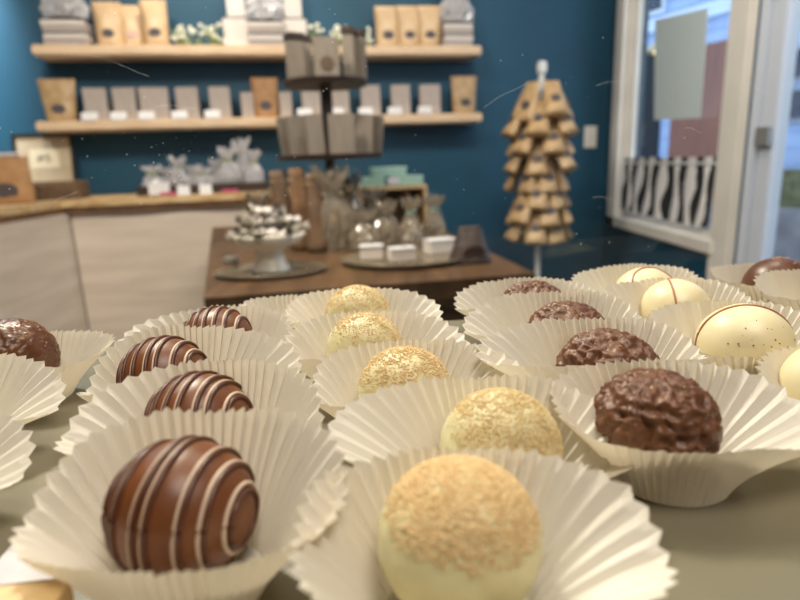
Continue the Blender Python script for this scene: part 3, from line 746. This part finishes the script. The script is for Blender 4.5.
# tall kraft bags and cellophane bags heaped around the stand's foot
for i, (px, py, w_, h_, m, lb) in enumerate(((287, 246, .06, .225, M_mud, 'tall brown paper bag at the left foot of the carousel stand'), (303, 250, .055, .23, M_bark, 'tall dark brown bag second from left at the foot of the carousel stand'), (318, 252, .06, .215, M_mud, 'tall brown paper bag third from left at the foot of the carousel stand'))):
    q = placed(px, py); t = thing('tall_bag', q, lb, 'bag', TH + i * .2, 'tall bags at the carousel foot', rot=(R(-4), R(3 * (i - 1)), TH + .2 * i))
    link_mesh('bag_body', pouch_mesh(w_, w_ * .8, h_, .045), m, t, True); bx('bag_tie', (0, 0, h_ * .86), (w_ * .86, .012, .006), M_kraft, t)
for i, (px, py, w_, h_) in enumerate(((335, 250, .11, .22), (352, 240, .12, .20), (375, 236, .11, .15), (318, 238, .10, .17), (262, 240, .12, .15))):
    cello_bag(placed(px, py), w_, h_, ['smoky cellophane gift bag, tallest in front of the carousel pole', 'smoky cellophane gift bag right of the carousel pole', 'smoky cellophane gift bag beside the wooden crate', 'smoky cellophane gift bag behind the tall brown bags', 'smoky cellophane gift bag behind the cake stand'][i], M_cello2, rz=i * 1.1, group='gift bags around the carousel foot', fill=(M_kraft2, M_darkbrown, M_silver)[i % 3], tie=Mrib, seed=40 + i)

# ================================================================== RACK OF HANGING POUCHES
VR = 2.42
ur, _ = onv(540, 150, VR)
rk = thing('pouch_rack', W(ur, VR, 0), 'white floor-standing spinner rack hung with gold kraft pouches', 'rack', TH)
ztop = onv(540, 84, VR)[1]; zbot = onv(540, 240, VR)[1]
bm = bmesh.new(); lathe(bm, [(.012, .02), (.012, ztop + .05), (.0, ztop + .05)], 16); link_mesh('pole', bm, M_whitemetal, rk, False)
bx('top_finial', (0, 0, ztop + .065), (.035, .035, .05), M_whitemetal, rk, .006)
bm = bmesh.new(); lathe(bm, [(.22, 0), (.22, .012), (.02, .03), (.0, .03)], 40); link_mesh('base', bm, M_whitemetal, rk)
NT = 8; dz = (ztop - .165 - zbot) / (NT - 1) + .002
for k in range(NT):
    bm = bmesh.new(); zz = ztop - k * dz
    tube(bm, [(.054 * cos(a), .054 * sin(a), zz) for a in [2 * pi * q / 24 for q in range(24)]], .0025, 6, True)
    for q in range(3): tube(bm, [(.0, 0, zz), (.054 * cos(q * 2.094 + .3), .054 * sin(q * 2.094 + .3), zz)], .002, 6)
    link_mesh('hanger_ring', bm, M_whitemetal, rk)
pm = pouch_mesh(.098, .062, .165, .040)
proto = thing('hanging_pouch', (0, 0, 0), 'x', 'pouch', 0, 'gold kraft pouches on the spinner rack')
link_mesh('pouch_body', pm, M_kraft, proto, True)
bm = bmesh.new(); disc(bm, (0, -.0265, .066), .020, .016, t=.004); link_mesh('round_print', bm, M_logo, proto)
side = {0: 'front', 1: 'front right', 2: 'right', 3: 'back', 4: 'left', 5: 'front left'}
tn = ['top', 'second', 'third', 'fourth', 'fifth', 'sixth', 'seventh', 'bottom']
for k in range(NT):
    for q in range(6):
        a = -pi / 2 + q * pi / 3 + (pi / 6 if k % 2 else 0)
        sidew = ['front', 'front right', 'back right', 'back', 'back left', 'front left'][q] if not k % 2 else ['front, slightly right', 'right', 'back, slightly right', 'back, slightly left', 'left', 'front, slightly left'][q]
        if sidew == 'back': continue
        c = proto if (k == 0 and q == 0) else copy_tree(proto)
        tilt = R(21 + random.uniform(-10, 13))
        L_ = .165; ztp = ztop - k * dz
        # top edge of the pouch clipped at r=.066, bottom swings outwards
        rb = .060 + L_ * sin(tilt); zb = ztp - L_ * cos(tilt)
        c.location = W(ur, VR, 0) + Matrix.Rotation(TH, 3, 'Z') @ Vector((rb * cos(a), rb * sin(a), zb + .004))
        c.rotation_euler = (-tilt, 0, TH + a + pi / 2 + random.uniform(-.2, .2))
        c['label'] = f'gold kraft pouch on the {sidew} of the spinner rack, {tn[k]} tier'
        if k == 0 and q == 0: base_copy = c

# ================================================================== DISPLAY CASE
ZS = 1.035
case = thing('display_case', (0, .2, ZS), 'glass display case shelf and front pane holding the chocolates', 'display case')
def gy(x): return .318 + .09 * x
bm = bmesh.new(); poly_prism(bm, [(-.6, -.28), (.6, -.28), (.6, .3 + .054 - .2), (-.6, .3 - .054 - .2)], -.008, 0)
link_mesh('shelf', bm, M_shelf, case)
ga = math.atan(.09)
bm = bmesh.new(); box(bm, (0, .318 - .2, .28), (1.3, .005, .60), 0, None)
for v in bm.verts: v.co.y += .09 * v.co.x
pane = link_mesh('glass_pane', bm, GLASS, case)
bm = bmesh.new(); box(bm, (0, .308 - .2, -.012), (1.25, .012, .016), .002)
for v in bm.verts: v.co.y += .09 * v.co.x
link_mesh('edge_strip', bm, M_gasket, case)
bm = bmesh.new(); box(bm, (0, .326 - .2, -.016), (1.25, .010, .012), .002)
for v in bm.verts: v.co.y += .09 * v.co.x
link_mesh('metal_rail', bm, mat('brushed_rail', (150, 146, 136), .35, metal=.6), case)
# dust specks and hair scratches on the camera side of the pane
bm = bmesh.new(); rs = random.Random(5)
for k in range(230):
    x = rs.uniform(-.24, .26); z = rs.uniform(.03, .17) if rs.random() < .8 else rs.gauss(.10, .02)
    if k % 5 == 0: x = rs.gauss(-.12, .022); z = rs.gauss(.096, .010)
    s = rs.choice((.00012, .00016, .00022, .00034))
    blob(bm, (x, gy(x) - .2 - .0028, z), (s, s * .4, s * rs.uniform(.6, 1.3)), 1)
o = link_mesh('dust_specks', bm, M_dust, pane); o['kind'] = 'stuff'
for k in range(9):
    bm = bmesh.new(); x = rs.uniform(-.2, .2); z = rs.uniform(.05, .15); a = rs.uniform(-.5, .6); ln = rs.uniform(.008, .03)
    pts = [(x + ln * q / 5 * cos(a), gy(x + ln * q / 5 * cos(a)) - .2 - .0027, z + ln * q / 5 * sin(a) + .0008 * sin(q)) for q in range(6)]
    tube(bm, pts, .00005, 4); link_mesh('scratch', bm, M_dust, pane)

# ---- paper cup
def cup(key, c, rl, rr, yb, yf, hl, hr, hb, hf, label, rot=0.0, name='paper_cup'):
    rs = random.Random(key)
    sd_ = rs.uniform(0, 50); PL = 56; ns = 4; n = PL * ns; NJ = 11
    r0 = .0150
    jit = [rs.uniform(-.18, .18) for _ in range(PL)]; amp = [rs.uniform(.7, 1.25) for _ in range(PL)]; hj = [rs.uniform(-.0005, .0005) for _ in range(PL)]
    bm = bmesh.new(); rings = []
    for j in range(NJ + 1):
        t = j / NJ; ring = []
        for k in range(n):
            p = k // ns; fr_ = (k % ns) / ns
            ph = (k + (jit[p] * (1 - fr_) + jit[(p + 1) % PL] * fr_) * ns * .8 * t) / n
            a = 2 * pi * ph + .02 * sin(3 * t + sd_)
            ca, sa = cos(a), sin(a)
            rx = rr if ca > 0 else rl; ry = yb if sa > 0 else yf
            ex = 2.7 if sa > 0 else 2.2
            Rm = (abs(ca / rx) ** ex + abs(sa / ry) ** ex) ** (-1 / ex)
            Rm *= 1 + .05 * noise.noise(Vector((ca * 1.6 + sd_, sa * 1.6, 0))) + .012 * noise.noise(Vector((ca * 5, sa * 5, sd_)))
            ws = 1 - (1 - abs(sa)) ** (2.0 if sa > 0 else 1.7)
            hx = hl + (hr - hl) * (ca * .5 + .5)
            H = hx + ((hb if sa > 0 else hf) - hx) * ws
            H *= 1 + .035 * noise.noise(Vector((ca * 2.5, sa * 2.5, sd_ + 9)))
            tri = abs(fr_ - .5) * 4 - 1                       # -1..1 zig-zag
            A = (.00025 + .00062 * t ** .8) * (amp[p] * (1 - fr_) + amp[(p + 1) % PL] * fr_)
            A *= 1 + .35 * noise.noise(Vector((ca * 3, sa * 3, sd_ + 30)))
            fl = max(0.0, (Rm - r0))
            r = r0 + fl * (t ** 1.15) + A * tri * (.6 + .4 * min(1, fl / .012 + .3))
            if j == 0: r = min(r, r0)
            z = .0004 + H * (t ** .92) * (1 - .06 * t)
            if j == NJ: z += hj[p] * .6 + .0003 * tri
            ring.append(bm.verts.new((r * ca, r * sa, z)))
        rings.append(ring)
    for a_, b_ in zip(rings, rings[1:]):
        for k in range(n): bm.faces.new((a_[k], a_[(k + 1) % n], b_[(k + 1) % n], b_[k]))
    cv = bm.verts.new((0, 0, .0004))
    for k in range(n): bm.faces.new((cv, rings[0][(k + 1) % n], rings[0][k]))
    o = link_mesh(name, bm, PAPER, None, False, loc=(c[0], c[1], ZS), rot=(0, 0, rot))
    return tag(o, label, 'paper cup', 'white fluted paper cups on the shelf')
CUPS = {
 'A1': ((-.045, .104), .0315, .0330, .0205, .0180, .0175, .0225, .0322, .0185, 'white fluted paper cup around the nearest striped chocolate truffle'),
 'A2': ((-.053, .143), .0380, .0310, .0205, .0185, .0165, .0150, .0308, .0200, 'white fluted paper cup around the second striped truffle from the front'),
 'A3': ((-.076, .181), .0285, .0410, .0205, .0185, .0150, .0140, .0314, .0200, 'white fluted paper cup around the third striped truffle from the front'),
 'A4': ((-.074, .223), .0410, .0300, .0205, .0190, .0155, .0165, .0275, .0190, 'white fluted paper cup around the furthest striped truffle'),
 'A5': ((-.050, .264), .0300, .0210, .0195, .0180, .0185, .0150, .0225, .0180, 'white fluted paper cup behind the furthest striped truffle, left of the sugared truffles'),
 'B1': ((.009, .092), .0300, .0385, .0205, .0190, .0195, .0120, .0264, .0170, 'white fluted paper cup around the nearest crumb-topped pale truffle'),
 'B2': ((.022, .131), .0410, .0330, .0205, .0185, .0205, .0100, .0272, .0185, 'white fluted paper cup around the second crumb-topped pale truffle from the front'),
 'B3': ((.001, .168), .0300, .0400, .0205, .0185, .0150, .0125, .0270, .0200, 'white fluted paper cup around the third crumb-topped pale truffle from the front'),
 'B4': ((-.014, .209), .0320, .0400, .0205, .0190, .0160, .0135, .0270, .0200, 'white fluted paper cup around the fourth crumb-topped pale truffle from the front'),
 'B5': ((-.019, .250), .0325, .0370, .0205, .0190, .0205, .0150, .0280, .0200, 'white fluted paper cup around the furthest crumb-topped pale truffle'),
 'C1': ((.070, .140), .0300, .0400, .0215, .0200, .0215, .0120, .0265, .0185, 'white fluted paper cup around the nearest rough dark chocolate'),
 'C2': ((.067, .180), .0420, .0310, .0205, .0185, .0225, .0200, .0292, .0255, 'white fluted paper cup around the second rough dark chocolate from the front'),
 'C3': ((.065, .219), .0400, .0310, .0205, .0185, .0190, .0195, .0302, .0240, 'white fluted paper cup around the third rough dark chocolate from the front'),
 'C4': ((.062, .260), .0360, .0300, .0205, .0190, .0180, .0210, .0276, .0230, 'white fluted paper cup around the furthest rough dark chocolate'),
 'D0': ((.137, .157), .0290, .0330, .0205, .0190, .0160, .0160, .0240, .0170, 'white fluted paper cup cut off at the right edge around the lined white chocolate'),
 'D1': ((.125, .200), .0325, .0290, .0210, .0190, .0230, .0190, .0288, .0180, 'white fluted paper cup around the nearest fully seen white chocolate'),
 'D2': ((.124, .242), .0360, .0280, .0205, .0190, .0235, .0220, .0292, .0200, 'white fluted paper cup around the second white chocolate from the front'),
 'D3': ((.124, .283), .0365, .0280, .0205, .0190, .0205, .0215, .0284, .0200, 'white fluted paper cup around the furthest white chocolate'),
 'E0': ((.192, .246), .0330, .0320, .0200, .0190, .0235, .0224, .0310, .0250, 'white fluted paper cup at the right edge just in front of the round brown chocolate'),
 'E1': ((.190, .286), .0300, .0340, .0200, .0190, .0230, .0207, .0265, .0220, 'white fluted paper cup around the smooth round chocolate at the right edge'),
 'Ee': ((.194, .206), .0320, .0300, .0200, .0190, .0185, .0200, .0245, .0180, 'white fluted paper cup at the right edge beside the speckled white chocolate'),
 'F1': ((-.145, .212), .0340, .0320, .0205, .0190, .0160, .0195, .0220, .0180, 'white fluted paper cup around the nutty brown chocolate at the left edge'),
 'F2': ((-.150, .170), .0300, .0410, .0205, .0190, .0180, .0130, .0268, .0170, 'white fluted paper cup at the left edge in front of the nutty brown chocolate'),
 'F3': ((-.136, .131), .0300, .0410, .0205, .0190, .0150, .0115, .0240, .0160, 'nearest white fluted paper cup cut off at the left edge'),
}
for k, v in CUPS.items(): cup(k, v[0], *v[1:9], v[9])

# ---- chocolates
def base_ball(r, sq=.95, sub=5, disp=None):
    bm = bmesh.new(); g = bmesh.ops.create_icosphere(bm, subdivisions=sub, radius=r)
    for v in g['verts']:
        n = v.co.normalized(); d = disp(n) if disp else 0
        v.co = n * (r + d); v.co.z *= sq
        if v.co.z < -.86 * r * sq: v.co.z = -.86 * r * sq - (abs(v.co.z) - .86 * r * sq) * .2
    return bm
def seat(px, py, r, lift=0, sq=.95):
    z = ZS + .0012 + r * sq * .90 + lift
    return onz(px, py, z)
def arcs(bm, r, sq, nvec, offs_, rad, wob=0, span=(0, 2 * pi), n=72, seed=0, squash=.6):
    nvec = Vector(nvec).normalized(); a = nvec.orthogonal().normalized(); b = nvec.cross(a)
    for q, s in enumerate(offs_):
        rr = sqrt(max(0, 1 - s * s)); pts = []
        for k in range(n):
            t = span[0] + (span[1] - span[0]) * k / n
            ss = s + wob * noise.noise(Vector((cos(t), sin(t), q + seed)))
            p = (nvec * ss + (a * cos(t) + b * sin(t)) * rr).normalized() * (r + rad * .15)
            p.z *= sq
            if p.z > -.85 * r * sq: pts.append(p)
            elif pts and len(pts) > 4: pass
        # rotate the list so that the gap (below the base) is at its ends
        gaps = [(pts[(i + 1) % len(pts)] - pts[i]).length for i in range(len(pts))]
        gi = max(range(len(pts)), key=lambda i: gaps[i]); closed = gaps[gi] < 3 * min(gaps) + .0005
        if not closed: pts = pts[gi + 1:] + pts[:gi + 1]
        tube(bm, pts, rad, 6, closed)
def striped(px, py, r, nvec, offs_, label, seed):
    sq = .96; P = seat(px, py, r, 0, sq)
    t = thing('striped_truffle', P, label, 'chocolate truffle', 0, 'striped milk chocolate truffles')
    link_mesh('chocolate_shell', base_ball(r, sq, 5, lambda n: .00012 * noise.noise(n * 3)), M_choc, t, True)
    bm = bmesh.new(); arcs(bm, r, sq, nvec, [o + .045 for o in offs_], .00075, .03, seed=seed); link_mesh('dark_ridge', bm, M_chocd, t, True)
    bm = bmesh.new(); arcs(bm, r, sq, nvec, offs_, .00050, .03, seed=seed); link_mesh('pale_drizzle', bm, M_drz, t, True)
OF = [-.86, -.62, -.50, -.14, .02, .42, .66, .88]
striped(184, 508, .0150, (.97, -.22, -.06), OF, 'nearest milk chocolate truffle with pale curved stripes', 1)
striped(200, 422, .0146, (.96, -.25, .14), [-.7, -.4, -.12, .15, .45, .62, .85], 'second striped milk chocolate truffle from the front', 2)
striped(165, 378, .0148, (.98, -.12, .16), [-.75, -.5, -.2, .1, .3, .6, .82], 'third striped milk chocolate truffle from the front', 3)
striped(217, 342, .0150, (.99, -.05, .1), [-.8, -.5, -.25, 0, .25, .5, .75], 'furthest striped milk chocolate truffle', 4)

_t = bmesh.new(); bmesh.ops.create_icosphere(_t, subdivisions=1, radius=1)
ICO_V = [v.co.copy() for v in _t.verts]; _t.verts.index_update(); ICO_F = [tuple(v.index for v in f.verts) for f in _t.faces]; _t.free()
def crumbs(name, m, parent, r, sq, cap, cnt, size, seed, axis=(0, 0, 1)):
    rs = random.Random(seed); ax = Vector(axis).normalized(); k = 0; VS_ = []; FS = []
    while k < cnt:
        n = Vector((rs.gauss(0, 1), rs.gauss(0, 1), rs.gauss(0, 1))).normalized()
        d = n.dot(ax)
        if d < cap - .15 or rs.random() > ((d - cap + .15) / (1.15 - cap)) ** 1.3 * 2.2: continue
        p = n * r; p.z *= sq; s = size * rs.uniform(.4, 1.25); p += n * s * .2
        q = Matrix.Rotation(rs.uniform(0, 6.28), 3, Vector((rs.uniform(-1, 1), rs.uniform(-1, 1), rs.uniform(.1, 1))).normalized())
        e = (s, s * rs.uniform(.75, 1), s * rs.uniform(.65, .95)); b0 = len(VS_)
        for v in ICO_V:
            w_ = rs.uniform(.78, 1.22); VS_.append(p + q @ Vector((v.x * e[0] * w_, v.y * e[1] * w_, v.z * e[2] * w_)))
        FS += [tuple(b0 + i for i in f) for f in ICO_F]; k += 1
    me = bpy.data.meshes.new(name); me.from_pydata(VS_, [], FS); me.materials.append(m)
    o = bpy.data.objects.new(name, me); COL.objects.link(o); o.parent = parent
    return o
def pale(px, py, r, cap, cnt, size, label, seed, axis=(0, 0, 1), m=M_crumb):
    sq = .96; P = seat(px, py, r, 0, sq)
    t = thing('pale_truffle', P, label, 'chocolate truffle', 0, 'crumb-topped pale truffles')
    link_mesh('white_chocolate_shell', base_ball(r, sq, 5, lambda n: .0003 * noise.noise(n * 4 + Vector((seed, 0, 0)))), M_cream, t, True)
    o = crumbs('crumb_topping', m, t, r, sq, cap, cnt, size, seed, axis); o['kind'] = 'stuff'
pale(459, 538, .0155, .45, 6256, 0.00038, 'nearest pale yellow truffle with toasted crumb top', 1, (.1, -.1, 1))
pale(500, 447, .0150, .40, 4161, 0.00030, 'second pale yellow truffle from the front, crumbs worn smooth on top', 2, (.2, -.35, 1), M_crumb2)
pale(405, 392, .0148, .30, 3236, 0.00034, 'third pale yellow truffle from the front with coarse crumbs', 3)
pale(365, 350, .0150, .25, 3699, 0.00027, 'fourth pale yellow truffle from the front with fine crumbs over its right side', 4, (.45, 0, 1))
pale(358, 316, .0152, .10, 4624, 0.00025, 'furthest pale yellow truffle, thickly covered with crumbs', 5)

def rough(px, py, r, label, seed, lift=0.0, folds=9, deep=1.0):
    sq = .92; P = seat(px, py, r, lift, sq)
    def d(n):
        a = math.atan2(n.y, n.x) + .5 * noise.noise(n * 2 + Vector((seed, 0, 0))); rad_ = sqrt(max(0, 1 - n.z ** 2))
        f = abs(sin(a * folds / 2)) ** .7
        rn = 1 - abs(noise.noise(n * 4.2 + Vector((0, seed, 0)))) * 2
        rn2 = 1 - abs(noise.noise(n * 9 + Vector((seed, seed, 0)))) * 2
        return deep * (.0017 * f * rad_ + .0011 * rn + .00035 * rn2 - .0022) + .0003 * noise.noise(n * 22)
    t = thing('rough_chocolate', P, label, 'chocolate truffle', 0, 'rough dark chocolates')
    link_mesh('chocolate_shell', base_ball(r + .0012, sq, 6, d), M_rough, t, True)
    bm = bmesh.new(); rs = random.Random(seed)
    for k in range(5):
        n = Vector((rs.uniform(-.5, .6), rs.uniform(-.8, 0), rs.uniform(.5, 1))).normalized()
        random.seed(k + seed); blob(bm, n * (r + .0002), (.0005, .0004, .0003), 1, rrot(), .2)
    link_mesh('sugar_grains', bm, M_flake, t)
rough(654, 421, .0141, 'nearest rough dark chocolate with ridged folds in the right-hand cup', 3, .0035, 11)
rough(607, 372, .0150, 'second rough dark chocolate from the front with wavy folds', 5, .001, 9, 1.2)
rough(567, 337, .0150, 'third rough dark chocolate from the front', 7, .0005, 9, 1.1)
rough(533, 310, .0148, 'furthest rough dark chocolate', 11, .0005, 9, 1.2)

def white(px, py, r, nvec, s, label, seed, specks=14, lift=0.0):
    sq = .93; P = seat(px, py, r, lift, sq)
    t = thing('white_chocolate', P, label, 'chocolate truffle', 0, 'white chocolates with a cocoa line')
    link_mesh('white_chocolate_shell', base_ball(r, sq, 5, lambda n: .0002 * noise.noise(n * 2 + Vector((seed, 0, 0)))), M_ivch, t, True)
    bm = bmesh.new(); arcs(bm, r, sq, nvec, [s], .00045, .02, seed=seed, n=90); link_mesh('cocoa_line', bm, M_line, t, True)
    bm = bmesh.new(); rs = random.Random(seed)
    for k in range(specks):
        n = Vector((rs.gauss(0, .45), -1, rs.gauss(.45, .35))).normalized(); p = n * r; p.z *= sq
        s_ = rs.choice((.00012, .0002, .0003)); blob(bm, p, (s_, s_, s_), 1, None, .2)
    o = link_mesh('cocoa_specks', bm, M_speck, t); o['kind'] = 'stuff'
white(744, 345, .0160, (-.22, -.93, .0), .02, 'nearest fully seen white chocolate, brown specks and a line round its left side', 1, 26, .0015)
white(675, 310, .0150, (.93, -.25, .12), -.10, 'second white chocolate from the front with a single brown line down its middle', 2, 3, .0015)
white(645, 295, .0150, (.05, -.62, .60), .72, 'furthest white chocolate with a brown line curving across its top', 3, 3, .0015)
white(836, 388, .0150, (.8, -.6, 0), -.45, 'white chocolate cut off at the right edge with a brown line', 4, 3)
# smooth round chocolate at the right with sugar crystals
r = .0165; P = seat(778, 288, r, 0)
t = thing('smooth_chocolate', P, 'smooth round milk chocolate with sugar crystals on top at the right edge', 'chocolate truffle')
link_mesh('chocolate_shell', base_ball(r, .95, 5), M_smooth, t, True)
bm = bmesh.new()
for k in range(16):
    random.seed(k); n = Vector((random.gauss(.0, .22), random.gauss(-.12, .22), 1)).normalized(); blob(bm, Vector((n.x * r, n.y * r, n.z * r * .95)), (.0007, .0005, .0004), 1, rrot(), .2)
link_mesh('sugar_crystals', bm, M_flake, t)
# nutty chocolate at the left
r = .0162; P = seat(12, 359, r, 0)
t = thing('nutty_chocolate', P, 'glossy brown chocolate with nut flecks at the left edge', 'chocolate truffle')
link_mesh('chocolate_shell', base_ball(r, .97, 6, lambda n: .0005 * noise.noise(n * 7) + .0003 * noise.noise(n * 16)), M_nutch, t, True)
bm = bmesh.new()
for k in range(120):
    random.seed(k + 50); n = Vector((random.gauss(0, 1), random.gauss(0, 1), random.gauss(.3, 1))).normalized(); s = random.uniform(.0002, .00055)
    blob(bm, Vector((n.x * r, n.y * r, n.z * r * .97)), (s, s * .7, s * .5), 1, rrot(), .25)
o = link_mesh('nut_flecks', bm, M_flake, t); o['kind'] = 'stuff'

# ---- wooden block and white card at the lower left corner of the shelf
a = onz(-30, 588, ZS + .012); b = onz(70, 577, ZS + .012); b2_ = onz(60, 640, ZS + .012)
ux = (b - a).normalized(); uy = Vector((ux.y, -ux.x, 0))
bm = bmesh.new(); poly_prism(bm, [(0, 0), (.06, 0), (.06, .045), (0, .045)], 0, .0115)
for v in bm.verts: q = b - ux * (.06 - v.co.x) + uy * v.co.y; v.co = Vector((q.x, q.y, v.co.z)) - Vector((b.x, b.y, 0))
o = link_mesh('wooden_sign_block', bm, M_blockwood, None, loc=(b.x, b.y, ZS + .0002)); tag(o, 'corner of a light wooden block at the lower left', 'wooden block')
bm = bmesh.new(); poly_prism(bm, [(0, 0), (.036, 0), (.036, .03), (0, .03)], 0, .0006)
a = onz(14, 545, ZS)
for v in bm.verts: q = a + ux * v.co.x * .8 + uy * v.co.y * .5; v.co = Vector((q.x, q.y, v.co.z)) - Vector((a.x, a.y, 0))
o = link_mesh('marbled_card', bm, M_marble, None, loc=(a.x, a.y, ZS + .0002)); tag(o, 'pale marbled card lying on the shelf beside the wooden block', 'card')
